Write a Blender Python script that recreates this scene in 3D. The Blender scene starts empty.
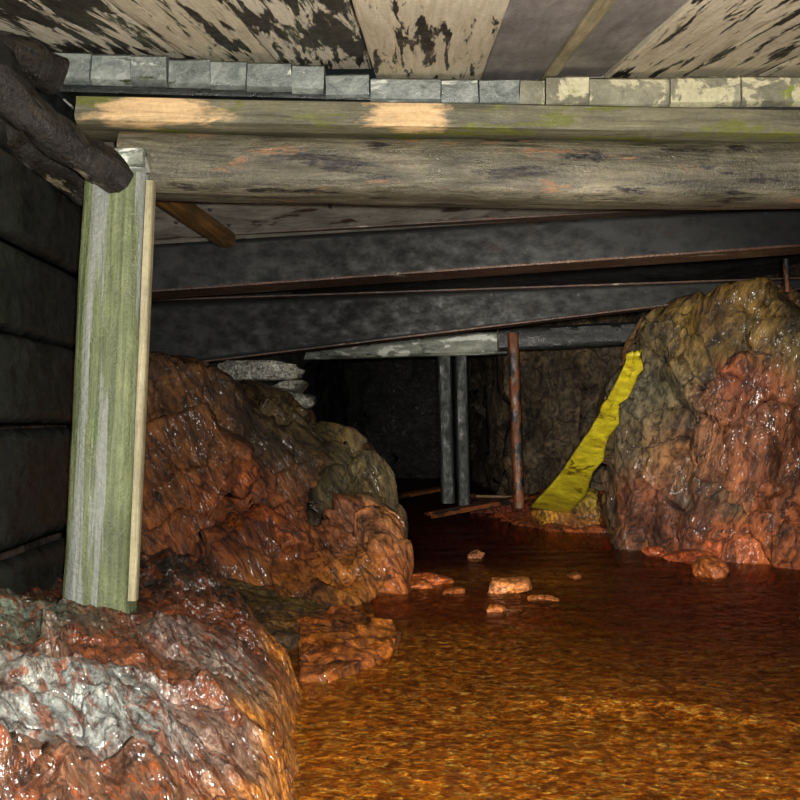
import bpy, bmesh, math, random
import numpy as np
from mathutils import Vector, Matrix
C = bpy.context.scene.collection
sc = bpy.context.scene
random.seed(4)
CAMZ = 0.9
TH = math.atan(0.028)
cT, sT = math.cos(TH), math.sin(TH)

def P(px, py, d):
    """surveyed point: bearing read in the photo, distance d metres down the tunnel"""
    u = (px-400)/1000; v = (400-py)/1000
    D = Vector((u, cT - v*sT, sT + v*cT))
    k = d/D.y
    return Vector((D.x*k, d, CAMZ + D.z*k))

def lin(h):
    r = [int(h[i:i+2], 16)/255 for i in (0, 2, 4)]
    return tuple(x/12.92 if x <= .04045 else ((x+.055)/1.055)**2.4 for x in r)

# ------------------------------------------------------------------ noise
_rs = np.random.RandomState(7)
_perm = _rs.permutation(256); _perm = np.concatenate([_perm, _perm, _perm])
_g = _rs.normal(size=(256, 3)); _g /= np.linalg.norm(_g, axis=1)[:, None]
def perlin(p):
    i = np.floor(p).astype(int); f = p - i; i &= 255
    w = f*f*f*(f*(f*6-15)+10)
    out = 0
    for dx in (0, 1):
        for dy in (0, 1):
            for dz in (0, 1):
                h = _perm[_perm[_perm[(i[:, 0]+dx) & 255] + ((i[:, 1]+dy) & 255)] + ((i[:, 2]+dz) & 255)]
                d = (_g[h]*(f - np.array([dx, dy, dz]))).sum(1)
                ww = (w[:, 0] if dx else 1-w[:, 0])*(w[:, 1] if dy else 1-w[:, 1])*(w[:, 2] if dz else 1-w[:, 2])
                out = out + d*ww
    return out
def fbm(p, o=4, ridged=False):
    a = 1.; s = 0; t = 0
    for k in range(o):
        n = perlin(p*(2.03**k) + 17.3*k)
        s = s + a*((1-2*np.abs(n)) if ridged else n*1.6); t += a; a *= .5
    return s/t
def facets(p, size, seed, k, aniso=(1, 1, 1)):
    """broken-rock facets: every cell of the rock gets its own tilted face"""
    rs = np.random.RandomState(seed)
    q = p/np.array(aniso)
    lo, hi = q.min(0), q.max(0)
    n = int(np.clip(np.prod((hi-lo)/size + 1)*.8, 8, 900))
    S = lo + rs.rand(n, 3)*(hi-lo)
    D = rs.normal(size=(n, 3)); D /= np.linalg.norm(D, axis=1)[:, None]
    O = rs.uniform(-1, 1, n)
    out = np.zeros(len(p))
    for a in range(0, len(p), 4000):
        b = q[a:a+4000]
        d2 = ((b[:, None, :]-S[None])**2).sum(2)
        j = d2.argmin(1)
        out[a:a+4000] = ((b-S[j])*D[j]).sum(1)*k + O[j]*size*.12*k
    return out

# ------------------------------------------------------------------ object helpers
def tag(o, label=None, cat=None, group=None, kind=None):
    if label: o['label'] = label
    if cat: o['category'] = cat
    if group: o['group'] = group
    if kind: o['kind'] = kind
    return o
def link(name, me, mat, parent=None):
    o = bpy.data.objects.new(name, me); C.objects.link(o)
    if mat: me.materials.append(mat)
    if parent: o.parent = parent
    return o
def mesh_from(name, V, F, smooth=True, recalc=True):
    me = bpy.data.meshes.new(name)
    me.from_pydata([tuple(v) for v in V], [], [tuple(f) for f in F]); me.update()
    if recalc:
        bm = bmesh.new(); bm.from_mesh(me)
        bmesh.ops.recalc_face_normals(bm, faces=bm.faces); bm.to_mesh(me); bm.free()
    if smooth: me.polygons.foreach_set('use_smooth', [True]*len(me.polygons))
    return me
def empty(name, loc):
    o = bpy.data.objects.new(name, None); C.objects.link(o); o.location = loc
    o.empty_display_size = .1
    return o
def keep_parent(ch, par):
    bpy.context.view_layer.update()
    ch.parent = par; ch.matrix_parent_inverse = par.matrix_world.inverted()

# ------------------------------------------------------------------ materials
def new_mat(name):
    m = bpy.data.materials.new(name); m.use_nodes = True
    nt = m.node_tree; b = nt.nodes['Principled BSDF']
    return m, nt, b
def N(nt, t, **k):
    n = nt.nodes.new(t)
    for a, v in k.items():
        if a in n.inputs.keys() if hasattr(n.inputs, 'keys') else False: n.inputs[a].default_value = v
        else: setattr(n, a, v)
    return n
def ramp(nt, src, stops):
    r = nt.nodes.new('ShaderNodeValToRGB'); e = r.color_ramp.elements
    while len(e) < len(stops): e.new(.5)
    for k, (p, c) in enumerate(stops):
        e[k].position = p; e[k].color = (*c, 1) if not isinstance(c, (int, float)) else (c, c, c, 1)
    nt.links.new(src, r.inputs[0]); return r.outputs[0]
def ramp2(nt, src, a, b):
    m = nt.nodes.new('ShaderNodeMapRange'); m.inputs[1].default_value = a; m.inputs[2].default_value = b
    m.inputs[3].default_value = 1; m.inputs[4].default_value = 0; nt.links.new(src, m.inputs[0]); return m.outputs[0]
def mix(nt, f, a, b, mode='MIX'):
    m = nt.nodes.new('ShaderNodeMix'); m.data_type = 'RGBA'; m.blend_type = mode
    for s, v in ((m.inputs[0], f), (m.inputs[6], a), (m.inputs[7], b)):
        if hasattr(v, 'links') or isinstance(v, bpy.types.NodeSocket): nt.links.new(v, s)
        elif isinstance(v, (int, float)): s.default_value = v
        else: s.default_value = (*v, 1)
    return m.outputs[2]
def coords(nt, scale=(1, 1, 1), rnd=True):
    tc = nt.nodes.new('ShaderNodeTexCoord'); mp = nt.nodes.new('ShaderNodeMapping')
    mp.inputs['Scale'].default_value = scale
    nt.links.new(tc.outputs['Object'], mp.inputs[0])
    if rnd:
        oi = nt.nodes.new('ShaderNodeObjectInfo'); ma = nt.nodes.new('ShaderNodeMath'); ma.operation = 'MULTIPLY'; ma.inputs[1].default_value = 37.
        nt.links.new(oi.outputs['Random'], ma.inputs[0]); nt.links.new(ma.outputs[0], mp.inputs['Location'])
    return mp.outputs[0]
def noise(nt, vec, s, d=6, r=.6, dist=0.):
    n = nt.nodes.new('ShaderNodeTexNoise'); nt.links.new(vec, n.inputs['Vector'])
    n.inputs['Scale'].default_value = s; n.inputs['Detail'].default_value = d; n.inputs['Roughness'].default_value = r
    n.inputs['Distortion'].default_value = dist
    return n.outputs['Fac']
def bump(nt, b, h, st, dist, prev=None):
    u = nt.nodes.new('ShaderNodeBump'); u.inputs['Strength'].default_value = st; u.inputs['Distance'].default_value = dist
    nt.links.new(h, u.inputs['Height'])
    if prev: nt.links.new(prev, u.inputs['Normal'])
    if b: nt.links.new(u.outputs[0], b.inputs['Normal'])
    return u.outputs[0]

def wood(name, dark, light, patch=None,  amt=.5, patch2=None, amt2=.6, sx=1.2, sy=12, rough=(.35, .8), bs=.5, pscale=(2.2, 6, 6), spark=0., blobs=(), blobcol=(1, 1, 1), blot_=.6):
    m, nt, b = new_mat(name)
    v = coords(nt, (sx, sy, sy)); g = noise(nt, v, 3.5, 8, .65, .6)
    col = ramp(nt, g, [(.28, dark), (.68, light)])
    vb = coords(nt, (1, 1.5, 1.5)); blot = noise(nt, vb, 3.2, 5, .6)
    col = mix(nt, ramp(nt, blot, [(.35, 0), (.7, blot_)]), col, tuple(x*.45 for x in dark))
    vp = coords(nt, pscale)
    if patch is not None:
        pn = noise(nt, vp, 1.6, 9, .62, .4)
        f = ramp(nt, pn, [(amt, 0), (amt+.035, 1)])
        pc = mix(nt, ramp(nt, g, [(.3, 0), (.7, .5)]), patch, tuple(x*.45 for x in patch))
        col = mix(nt, f, col, pc)
    if patch2 is not None:
        v2 = coords(nt, tuple(x*.8 for x in pscale)); 
        mp = nt.nodes.new('ShaderNodeVectorMath'); mp.operation = 'ADD'; mp.inputs[1].default_value = (3.1, 8.2, 5.5)
        nt.links.new(v2, mp.inputs[0])
        pn2 = noise(nt, mp.outputs[0], 2.3, 9, .68, .3)
        col = mix(nt, ramp(nt, pn2, [(amt2, 0), (amt2+.06, 1)]), col, patch2)
    for bx, by, bz, br in blobs:            # worn bare spots, placed along the timber
        vv = coords(nt, (1, 1, 1), False); sb = nt.nodes.new('ShaderNodeVectorMath'); sb.operation = 'SUBTRACT'
        nt.links.new(vv, sb.inputs[0]); sb.inputs[1].default_value = (bx, by, bz)
        sc_ = nt.nodes.new('ShaderNodeVectorMath'); sc_.operation = 'MULTIPLY'; sc_.inputs[1].default_value = (1/br, 3.2/.3, 4/.3); nt.links.new(sb.outputs[0], sc_.inputs[0])
        ln = nt.nodes.new('ShaderNodeVectorMath'); ln.operation = 'LENGTH'; nt.links.new(sc_.outputs[0], ln.inputs[0])
        ad = nt.nodes.new('ShaderNodeMath'); ad.operation = 'MULTIPLY_ADD'; nt.links.new(noise(nt, coords(nt, (3, 9, 9), False), 1.8, 8, .65, .4), ad.inputs[0]); ad.inputs[1].default_value = 2.2
        nt.links.new(ln.outputs['Value'], ad.inputs[2])
        col = mix(nt, ramp(nt, ad.outputs[0], [(0, 1), (1, 1)]) if False else ramp2(nt, ad.outputs[0], 1.8, 2.1), col, mix(nt, ramp(nt, g, [(.35, .0), (.6, 1)]), tuple(x*.6 for x in blobcol), blobcol))
    fine = noise(nt, coords(nt, (1, 1, 1)), 60, 4, .7)
    col = mix(nt, .35, col, ramp(nt, fine, [(.3, .25), (.7, 1.)]), 'MULTIPLY')
    nt.links.new(col, b.inputs['Base Color'])
    nt.links.new(ramp(nt, noise(nt, vb, 9, 5, .7), [(.35, rough[0]), (.65, rough[1])]), b.inputs['Roughness'])
    n1 = bump(nt, None, g, bs, .012)
    bump(nt, b, fine, .35+spark, .006+spark*.01, n1)
    return m

def rockmat(name, scale=1., wet=(.12, .55), dark=.12, bs=.8, streak=(1, 1, 1), rot=(0, 0, 0), coat=.5, flecks=.35, vein=None, glint=14, gst=1.):
    """mineral colour from the 'stain' attribute, broken up by streaks, grains and cracks"""
    m, nt, b = new_mat(name)
    at = nt.nodes.new('ShaderNodeAttribute'); at.attribute_name = 'stain'
    v = coords(nt, (1, 1, 1), False)
    mp = nt.nodes.new('ShaderNodeMapping'); mp.inputs['Rotation'].default_value = [math.radians(a) for a in rot]
    nt.links.new(v, mp.inputs[0]); m2_ = nt.nodes.new('ShaderNodeMapping'); m2_.inputs['Scale'].default_value = streak
    nt.links.new(mp.outputs[0], m2_.inputs[0]); vs = m2_.outputs[0]
    n1 = noise(nt, vs, 3.3*scale, 9, .68, .9)
    n2 = noise(nt, vs, 17*scale, 8, .7, .5)
    n3 = noise(nt, v, 85*scale, 4, .7)
    # warped crack net
    wn = nt.nodes.new('ShaderNodeTexNoise'); nt.links.new(vs, wn.inputs['Vector']); wn.inputs['Scale'].default_value = 5*scale; wn.inputs['Detail'].default_value = 4
    wv = nt.nodes.new('ShaderNodeVectorMath'); wv.operation = 'MULTIPLY_ADD'; nt.links.new(wn.outputs['Color'], wv.inputs[0])
    wv.inputs[1].default_value = (.28/scale,)*3; nt.links.new(vs, wv.inputs[2])
    vo = nt.nodes.new('ShaderNodeTexVoronoi'); vo.feature = 'DISTANCE_TO_EDGE'; vo.inputs['Scale'].default_value = 2.3*scale
    nt.links.new(wv.outputs[0], vo.inputs['Vector'])
    ck = ramp(nt, vo.outputs['Distance'], [(0, 0), (.02, .75), (.09, 1)])
    def facet(sc):
        vf = nt.nodes.new('ShaderNodeTexVoronoi'); vf.feature = 'F1'; vf.inputs['Scale'].default_value = sc
        nt.links.new(wv.outputs[0], vf.inputs['Vector'])
        s1 = nt.nodes.new('ShaderNodeVectorMath'); s1.operation = 'SUBTRACT'; nt.links.new(wv.outputs[0], s1.inputs[0]); nt.links.new(vf.outputs['Position'], s1.inputs[1])
        s2 = nt.nodes.new('ShaderNodeVectorMath'); s2.operation = 'SUBTRACT'; nt.links.new(vf.outputs['Color'], s2.inputs[0]); s2.inputs[1].default_value = (.5, .5, .5)
        dt = nt.nodes.new('ShaderNodeVectorMath'); dt.operation = 'DOT_PRODUCT'; nt.links.new(s1.outputs[0], dt.inputs[0]); nt.links.new(s2.outputs[0], dt.inputs[1])
        ma = nt.nodes.new('ShaderNodeMath'); ma.operation = 'MULTIPLY'; ma.inputs[1].default_value = sc; nt.links.new(dt.outputs['Value'], ma.inputs[0])
        return ma.outputs[0]
    col = mix(nt, 1., at.outputs['Color'], ramp(nt, n1, [(.34, dark), (.5, .8), (.66, 1.6)]), 'MULTIPLY')
    if vein is not None:
        col = mix(nt, ramp(nt, noise(nt, vs, 6*scale, 7, .7, 1.5), [(.50, 0), (.56, .8)]), col, vein)
    col = mix(nt, ramp(nt, n2, [(.40, .85), (.54, 0)]), col, mix(nt, 1., col, (.16, .10, .08), 'MULTIPLY'))
    col = mix(nt, ramp(nt, n2, [(.58, 0), (.72, flecks)]), col, mix(nt, 1., col, (2.2, 1.85, 1.5), 'MULTIPLY'))
    col = mix(nt, ramp(nt, ck, [(.0, .8), (.8, 0)]), col, (.012, .008, .006))
    nt.links.new(col, b.inputs['Base Color'])
    nt.links.new(ramp(nt, noise(nt, v, 6*scale, 4, .6), [(.38, wet[0]), (.66, wet[1])]), b.inputs['Roughness'])
    a = bump(nt, None, facet(3*scale), bs, .14/scale)
    a = bump(nt, None, facet(11*scale), bs*.7, .035/scale, a)
    a = bump(nt, None, ck, bs*.7, .02, a)
    a = bump(nt, None, n1, bs*.5, .05, a)
    a = bump(nt, None, n2, bs, .045, a)
    a = bump(nt, b, n3, bs*.6, .006, a)
    if coat < .9:
        nt.links.new(ramp(nt, noise(nt, v, 1.9, 4, .6), [(.46, coat*.15), (.62, coat)]), b.inputs['Coat Weight'])
    else: b.inputs['Coat Weight'].default_value = 1
    b.inputs['Coat Roughness'].default_value = .2 if coat < .9 else .26; b.inputs['Coat IOR'].default_value = 1.6
    gn = noise(nt, vs, glint*scale, 2.5, .5, .3)
    nt.links.new(bump(nt, None, gn, 1., .72/glint/scale*gst), b.inputs['Coat Normal'])
    return m

M = {}
M['rock'] = rockmat('wet_rock', 1., (.4, .75), streak=(1.7, 1.2, .55), rot=(0, 28, 0))
M['rockr'] = rockmat('wet_rock_olive', .9, (.4, .75), streak=(1.5, 1.2, .6), rot=(0, -18, 0))
M['rockfg'] = rockmat('wet_rock_near', 2.0, (.12, .5), bs=1.2, streak=(1.8, .5, 1), rot=(0, 0, -38), coat=1., dark=.4, flecks=.8, vein=lin('a2501e'), glint=20, gst=1.9)
M['rockfg'].node_tree.nodes['Principled BSDF'].inputs['Coat IOR'].default_value = 1.9
M['stone'] = rockmat('stone', 2.5, (.3, .7), dark=.5, bs=.5)
M['slab'] = rockmat('wet_pale_stone', 2.5, (.1, .4), coat=1., dark=.35)
M['shell'] = rockmat('tunnel_rock', .7, (.5, .85), coat=.1)
M['cap'] = wood('cap_plank_wood', lin('4a4636'), lin('8a8468'), None, patch2=lin('66682c'), amt2=.54, sx=.8, sy=9, pscale=(1.5, 5, 5), blobs=((.30, -.13, .0, .26), (1.22, -.13, .0, .17)), blobcol=lin('e0bc8a'))
M['beam'] = wood('old_beam_wood', lin('26231c'), lin('8c846c'), lin('8c6c50'), .6, lin('24201e'), .56, sx=1.0, sy=9, pscale=(1.6, 8, 8), spark=.3, bs=.8, rough=(.2, .6))
M['post'] = wood('green_post_wood', lin('4f5a3c'), lin('97a070'), lin('969a92'), .50, lin('4d6226'), .58, sx=.5, sy=14, pscale=(.3, 7, 7), spark=.4, bs=.7, rough=(.2, .6))
M['batten'] = wood('pale_batten_wood', lin('8a8260'), lin('cfc39c'), None, sx=.6, sy=20)
M['peel'] = wood('peeling_roof_board', lin('d0c4a0'), lin('fff6dc'), lin('1c1814'), .545, lin('565a30'), .62, sx=.8, sy=14, pscale=(1.3, 13, 13), bs=.6, blot_=.15)
M['peeldark'] = wood('mossy_roof_board', lin('1e1c18'), lin('4a4638'), lin('fff6dc'), .50, lin('3c4a26'), .57, sx=.8, sy=12, pscale=(1.3, 10, 10), bs=.8, spark=.4)
M['greyboard'] = wood('grey_roof_board', lin('827d79'), lin('b4afaa'), None, patch2=lin('8e8672'), amt2=.68, sx=1.4, sy=7, rough=(.5, .85), bs=.2)
M['sheet'] = wood('nailed_ceiling_board', lin('6a675c'), lin('b4b0a2'), lin('4a372a'), .58, sx=2, sy=4, rough=(.4, .8), bs=.25)
M['block'] = wood('grey_block_wood', lin('5a625e'), lin('a4aaa2'), lin('d4d8cc'), .62, patch2=lin('383c22'), amt2=.58, sx=5, sy=5, spark=.25, rough=(.15, .55))
M['blockpale'] = wood('pale_block_wood', lin('6f6c58'), lin('a39f88'), lin('cfc8a4'), .5, lin('7f8a34'), .6, sx=5, sy=5, spark=.1, pscale=(5, 5, 5))
M['darkwood'] = wood('wet_black_board', lin('0d0f0f'), lin('272b29'), None, patch2=lin('1d2415'), amt2=.6, sx=1.4, sy=6, rough=(.2, .6), spark=.15)
M['bark'] = wood('dark_bark', lin('060504'), lin('2a241c'), lin('8a8064'), .61, lin('2c2418'), .55, sx=4, sy=9, spark=.5, bs=1., rough=(.25, .8))
M['brace'] = wood('rusty_brace_wood', lin('3a2612'), lin('86602c'), None, patch2=lin('3a3c1c'), amt2=.55, sx=1, sy=14)
M['steel'] = wood('tarred_girder', lin('050707'), lin('101515'), lin('140a08'), .58, lin('59605e'), .66, sx=1.2, sy=3, rough=(.5, .85), spark=-.2, pscale=(6, 6, 6), bs=.15)
M['flange'] = wood('rusty_flange', lin('2a1610'), lin('6a4a34'), lin('a89c88'), .62, sx=2, sy=9, rough=(.25, .6), spark=.2)
M['palebeam'] = wood('pale_wet_beam', lin('5c6258'), lin('b4baa8'), lin('f0f4e8'), .54, lin('30362a'), .6, sx=1.5, sy=8, spark=.35, rough=(.12, .5))
M['farpost'] = wood('far_post_wood', lin('101414'), lin('303836'), None, sx=.8, sy=12)
M['orangepost'] = wood('rust_stained_wood', lin('4a2a10'), lin('965020'), None, patch2=lin('181614'), amt2=.5, sx=.8, sy=9)
M['yellow'] = wood('yellow_board', lin('9a8a10'), lin('f0de30'), lin('6a5a10'), .60, lin('a07a20'), .60, sx=2, sy=5, pscale=(4, 4, 4), rough=(.3, .6))

# ------------------------------------------------------------------ shape helpers
def frame(A, B, up=Vector((0, 0, 1))):
    x = (B-A).normalized(); y = up.cross(x).normalized(); z = x.cross(y)
    m = Matrix((x, y, z)).transposed().to_4x4(); m.translation = A
    return m
def bar(name, A, B, w, h, mat, parent=None, power=6, segs=24, rings=None, rough=.006, seed=0, sag=0, taper=1., up=Vector((0, 0, 1)), w2=None, anchor='c', endcut=0, knots=0):
    """hewn timber between A and B: w across, h high, superellipse section (power 2 = round log)"""
    A, B = Vector(A), Vector(B); L = (B-A).length
    rings = rings or max(6, min(160, int(L/.025)))
    V = []
    off = {'c': 0, 't': -h/2, 'b': h/2}[anchor]
    ts = np.linspace(0, 1, rings)
    ang = np.linspace(0, 2*math.pi, segs, endpoint=False) + math.pi/segs
    c, s = np.cos(ang), np.sin(ang)
    r = (np.abs(c)**power+np.abs(s)**power)**(-1/power)
    for t in ts:
        k = 1+(taper-1)*t
        for a in range(segs):
            V.append((t*L, c[a]*r[a]*w/2*k, s[a]*r[a]*h/2*k+off+sag*math.sin(math.pi*t)))
    V = np.array(V)
    q = V*np.array([1.2, 7, 7])+seed*11.7
    nrm = np.stack([np.zeros(len(V)), V[:, 1], V[:, 2]-off], 1); nrm /= (np.linalg.norm(nrm, axis=1)[:, None]+1e-9)
    V = V + nrm*(fbm(q, 4)*rough*2)[:, None]
    if knots:
        V = V + nrm*(fbm(V*9+seed*3.1, 5)*knots)[:, None]+np.stack([V[:, 0]*0, fbm(V*np.array([3, 0, 0])+seed, 3)*knots, fbm(V*np.array([3, 0, 0])+seed+9, 3)*knots], 1)
    if endcut:
        V[:segs, 0] += fbm(V[:segs]*9+seed, 3)*endcut; V[-segs:, 0] += fbm(V[-segs:]*9+seed, 3)*endcut
    F = []
    for i in range(rings-1):
        for a in range(segs):
            b = (a+1) % segs
            F.append((i*segs+a, i*segs+b, (i+1)*segs+b, (i+1)*segs+a))
    V = [tuple(v) for v in V]
    for i0, rev in ((0, True), ((rings-1)*segs, False)):
        cidx = len(V); pts = V[i0:i0+segs]
        V.append(tuple(np.mean(np.array(pts), 0)))
        for a in range(segs): F.append((cidx, i0+a, i0+(a+1) % segs))
    me = mesh_from(name, V, F)
    try: me.set_sharp_from_angle(angle=math.radians(38))
    except Exception: pass
    o = link(name, me, mat)
    o.matrix_world = frame(A, B, up)
    if parent: keep_parent(o, parent)
    return o

def hull_into(bm, pts):
    vs = [bm.verts.new(p) for p in pts]
    r = bmesh.ops.convex_hull(bm, input=vs)
    dead = [g for g in r['geom_interior'] if isinstance(g, bmesh.types.BMVert)] + [g for g in r['geom_unused'] if isinstance(g, bmesh.types.BMVert)]
    bmesh.ops.delete(bm, geom=list(set(dead)), context='VERTS')
def setstain(me, co, spots, base, jit=.12):
    """mineral staining: each spot is a patch of coloured deposit on the rock"""
    n = len(co); w = np.full(n, .02); col = np.tile(np.array(base), (n, 1))*.02
    wob = np.stack([fbm(co*3+k*9.1, 4) for k in range(3)], 1)*jit
    for (p, r, c) in spots:
        d2 = ((co+wob-np.array(p))**2).sum(1)
        g = np.exp(-d2/(2*r*r)*1.6)
        w = w+g; col = col+g[:, None]*np.array(c)
    col = col/w[:, None]
    a = me.attributes.new('stain', 'FLOAT_COLOR', 'POINT')
    a.data.foreach_set('color', np.concatenate([col, np.ones((n, 1))], 1).astype(np.float32).ravel())
def getco(me):
    a = np.empty(len(me.vertices)*3, np.float32); me.vertices.foreach_get('co', a); return a.reshape(-1, 3).astype(float)
def getno(me):
    a = np.empty(len(me.vertices)*3, np.float32); me.vertices.foreach_get('normal', a); return a.reshape(-1, 3).astype(float)
def rockmass(name, blocks, voxel, mat, spots, base, amp=.1, fs=.35, seed=1, floor=-.25, smooth=4, aniso=(1, 1, 1), fine=.02, jit=.12, grain=None):
    bm = bmesh.new()
    for b in blocks: hull_into(bm, b)
    me = bpy.data.meshes.new(name+'_raw'); bm.to_mesh(me); bm.free()
    o = bpy.data.objects.new(name, me); C.objects.link(o)
    md = o.modifiers.new('r', 'REMESH'); md.mode = 'VOXEL'; md.voxel_size = voxel
    ms = o.modifiers.new('s', 'SMOOTH'); ms.iterations = smooth; ms.factor = .5
    dg = bpy.context.evaluated_depsgraph_get()
    me2 = bpy.data.meshes.new_from_object(o.evaluated_get(dg)); me2.name = name
    o.modifiers.clear(); o.data = me2; bpy.data.meshes.remove(me)
    co, no = getco(me2), getno(me2)
    w = np.stack([fbm(co*2.2+5*k, 3) for k in range(3)], 1)*.10
    d = facets(co+w*.6, fs, seed, amp*5, aniso) + facets(co+w*.4, fs*.4, seed+9, amp*4, aniso)
    if grain is not None:
        G3 = np.array(grain); d += (fbm((co+w*.6)@G3.T+seed, 4, True)-.35)*amp*.45
    d += fbm(co*12+seed, 4)*fine*.7
    d = amp*1.15*np.tanh(d/amp/1.15)-amp*.35
    co2 = co+no*d[:, None]
    me2.vertices.foreach_set('co', co2.astype(np.float32).ravel()); me2.update()
    sm = o.modifiers.new('s2', 'SMOOTH'); sm.iterations = 1; sm.factor = .4
    dg = bpy.context.evaluated_depsgraph_get()
    me3 = bpy.data.meshes.new_from_object(o.evaluated_get(dg)); me3.name = name
    o.modifiers.clear(); o.data = me3
    me3.polygons.foreach_set('use_smooth', [True]*len(me3.polygons))
    setstain(me3, getco(me3), spots, base, jit)
    me3.materials.clear(); me3.materials.append(mat)
    return o
def blk(pts, back=.9, spread=-.05, down=None):
    F = [P(*p) for p in pts]; c = sum(F, Vector())/len(F)
    out = list(F)
    for f in F:
        pass
    for (px, py, d) in pts: out.append(P(px+(spread*60 if False else 0), py, d+back))
    return out
def spots(l): return [(P(a, b, d), r, lin(c)) for a, b, d, r, c in l]
def stone(name, loc, size, seed, colr, mat=None, col2=None, rot=0., sub=4, box=1.):
    bm = bmesh.new(); bmesh.ops.create_icosphere(bm, subdivisions=sub, radius=1)
    me = bpy.data.meshes.new(name); bm.to_mesh(me); bm.free()
    co = getco(me); rs = np.random.RandomState(seed)
    co = np.sign(co)*np.abs(co)**box
    for k in range(11 if box == 1 else 5):                       # cleaved faces
        n = rs.normal(size=3); n /= np.linalg.norm(n); h = rs.uniform(.55, .85)
        e = np.maximum(co@n-h, 0); co = co-e[:, None]*n
    co = co*(1+fbm(co*1.6+seed*3, 4)*.22+fbm(co*7+seed, 3)*.04)[:, None]
    co = co*np.array(size)
    cr, sr = math.cos(rot), math.sin(rot)
    co = np.stack([co[:, 0]*cr-co[:, 1]*sr, co[:, 0]*sr+co[:, 1]*cr, co[:, 2]], 1)
    me.vertices.foreach_set('co', co.astype(np.float32).ravel()); me.update()
    me.polygons.foreach_set('use_smooth', [True]*len(me.polygons))
    c2 = col2 or colr
    setstain(me, co, [((0, 0, size[2]*.8), max(size)*.8, lin(colr)), ((size[0]*.6, 0, -size[2]*.3), max(size)*.6, lin(c2))], lin(colr), .05)
    o = link(name, me, mat or M['stone']); o.location = loc
    return o
def sheet(name, path, z0, z1, mat, cols, amp=.12, res=.09, kind=True, seed=3, base='3a2c20'):
    """rough rock wall standing along a path"""
    pts = [Vector((a, b)) for a, b in path]; L = [0]
    for i in range(1, len(pts)): L.append(L[-1]+(pts[i]-pts[i-1]).length)
    nu = int(L[-1]/res); nv = int((z1-z0)/res)
    V = []
    for i in range(nu+1):
        s = L[-1]*i/nu; k = max(j for j in range(len(L)) if L[j] <= s+1e-9); k = min(k, len(L)-2)
        t = (s-L[k])/(L[k+1]-L[k]); p = pts[k].lerp(pts[k+1], t)
        for j in range(nv+1): V.append((p.x, p.y, z0+(z1-z0)*j/nv))
    V = np.array(V); F = []
    d = np.stack([facets(V, .5, seed, .3), facets(V, .45, seed+1, .3), fbm(V*2, 4)*.15], 1)
    V = V+np.clip(d, -amp, amp)
    for i in range(nu):
        for j in range(nv):
            a = i*(nv+1)+j; F.append((a, a+nv+1, a+nv+2, a+1))
    me = mesh_from(name, V, F, recalc=False)
    o = link(name, me, mat); setstain(me, V, cols, lin(base), .3)
    o['kind'] = 'structure'
    sol = o.modifiers.new('t', 'SOLIDIFY'); sol.thickness = .12; sol.offset = 1 if name == 'wall_right' else -1
    return o

# ================================================================== SETTING
# left wall of stacked wet boards (one lagging wall)
bm = bmesh.new()
zs = [-.25, .15, .48, .9, 1.21, 1.52, 1.82, 2.2]
Vv, Ff = [], []
for i in range(7):
    n0 = len(Vv); ny, nz = 130, 12
    z0, z1 = zs[i]+.004, zs[i+1]-.004; off = [0, .012, -.008, .006, -.01, .01, 0][i]
    for a in range(ny+1):
        y = 1.0+3.95*a/ny
        for b in range(nz+1):
            t = b/nz; edge = min(t, 1-t)*(z1-z0)
            x = -1.29+off-(.03*max(0, 1-edge/.016))
            Vv.append((x, y, z0+(z1-z0)*t+.012*math.sin(y*1.3+i)))
    for a in range(ny):
        for b in range(nz):
            k = n0+a*(nz+1)+b; Ff.append((k, k+1, k+nz+2, k+nz+1))
Vn = np.array(Vv); Vn[:, 0] += fbm(Vn*np.array([1, 1.5, 6]), 5)*.014+fbm(Vn*np.array([1, 7, 12])+4, 3)*.006
me = mesh_from('wall_left', Vn, Ff, recalc=False); wl = link('wall_left', me, M['darkwood']); wl['kind'] = 'structure'
sl = wl.modifiers.new('t', 'SOLIDIFY'); sl.thickness = .06; sl.offset = 1

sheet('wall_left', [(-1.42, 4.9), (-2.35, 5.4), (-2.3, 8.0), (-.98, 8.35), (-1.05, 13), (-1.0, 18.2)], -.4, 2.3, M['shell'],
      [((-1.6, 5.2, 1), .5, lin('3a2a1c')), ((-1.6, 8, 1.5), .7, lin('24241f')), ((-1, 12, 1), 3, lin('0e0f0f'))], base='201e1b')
sheet('wall_right', [(2.05, -.6), (2.05, 4.7), (3.2, 5.4), (3.3, 8.6), (2.75, 9.6), (2.6, 11.2), (1.35, 12.6), (1.3, 18.2)], -.4, 2.35, M['shell'],
      [((2.6, 10, 1), 1., lin('6a5a44')), ((1.8, 12, 1), 1., lin('64543e')), ((2., 2, 1), 2, lin('3a3630'))], base='3a332a', seed=8)
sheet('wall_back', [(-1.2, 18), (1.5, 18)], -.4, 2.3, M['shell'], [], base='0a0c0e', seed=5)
# rock roof above everything
def roofz(x, y):
    return 2.30 if y < 4.1 else 2.20+.02*x
nx, ny = 60, 180; V = []
for j in range(ny+1):
    for i in range(nx+1):
        x = -2.6+6*i/nx; y = 5.5+12.8*j/ny; V.append((x, y, 2.13+.06*x if x<0 else 2.13+.03*x))
V = np.array(V); V[:, 2] += np.clip(fbm(V*np.array([1.2, 1.2, 1]), 4), -.5, 1)*.06*np.clip((V[:, 1]-5.8)*2, 0, 1)
F = [(j*(nx+1)+i, j*(nx+1)+i+1, (j+1)*(nx+1)+i+1, (j+1)*(nx+1)+i) for j in range(ny) for i in range(nx)]
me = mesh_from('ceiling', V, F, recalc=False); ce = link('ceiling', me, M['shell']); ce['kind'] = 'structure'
setstain(me, V, [((0, 6.2, 2.2), 1.2, lin('3a2e28')), ((0, 12, 2.2), 4, lin('1e1e1e'))], lin('262422'), .3)
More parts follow.
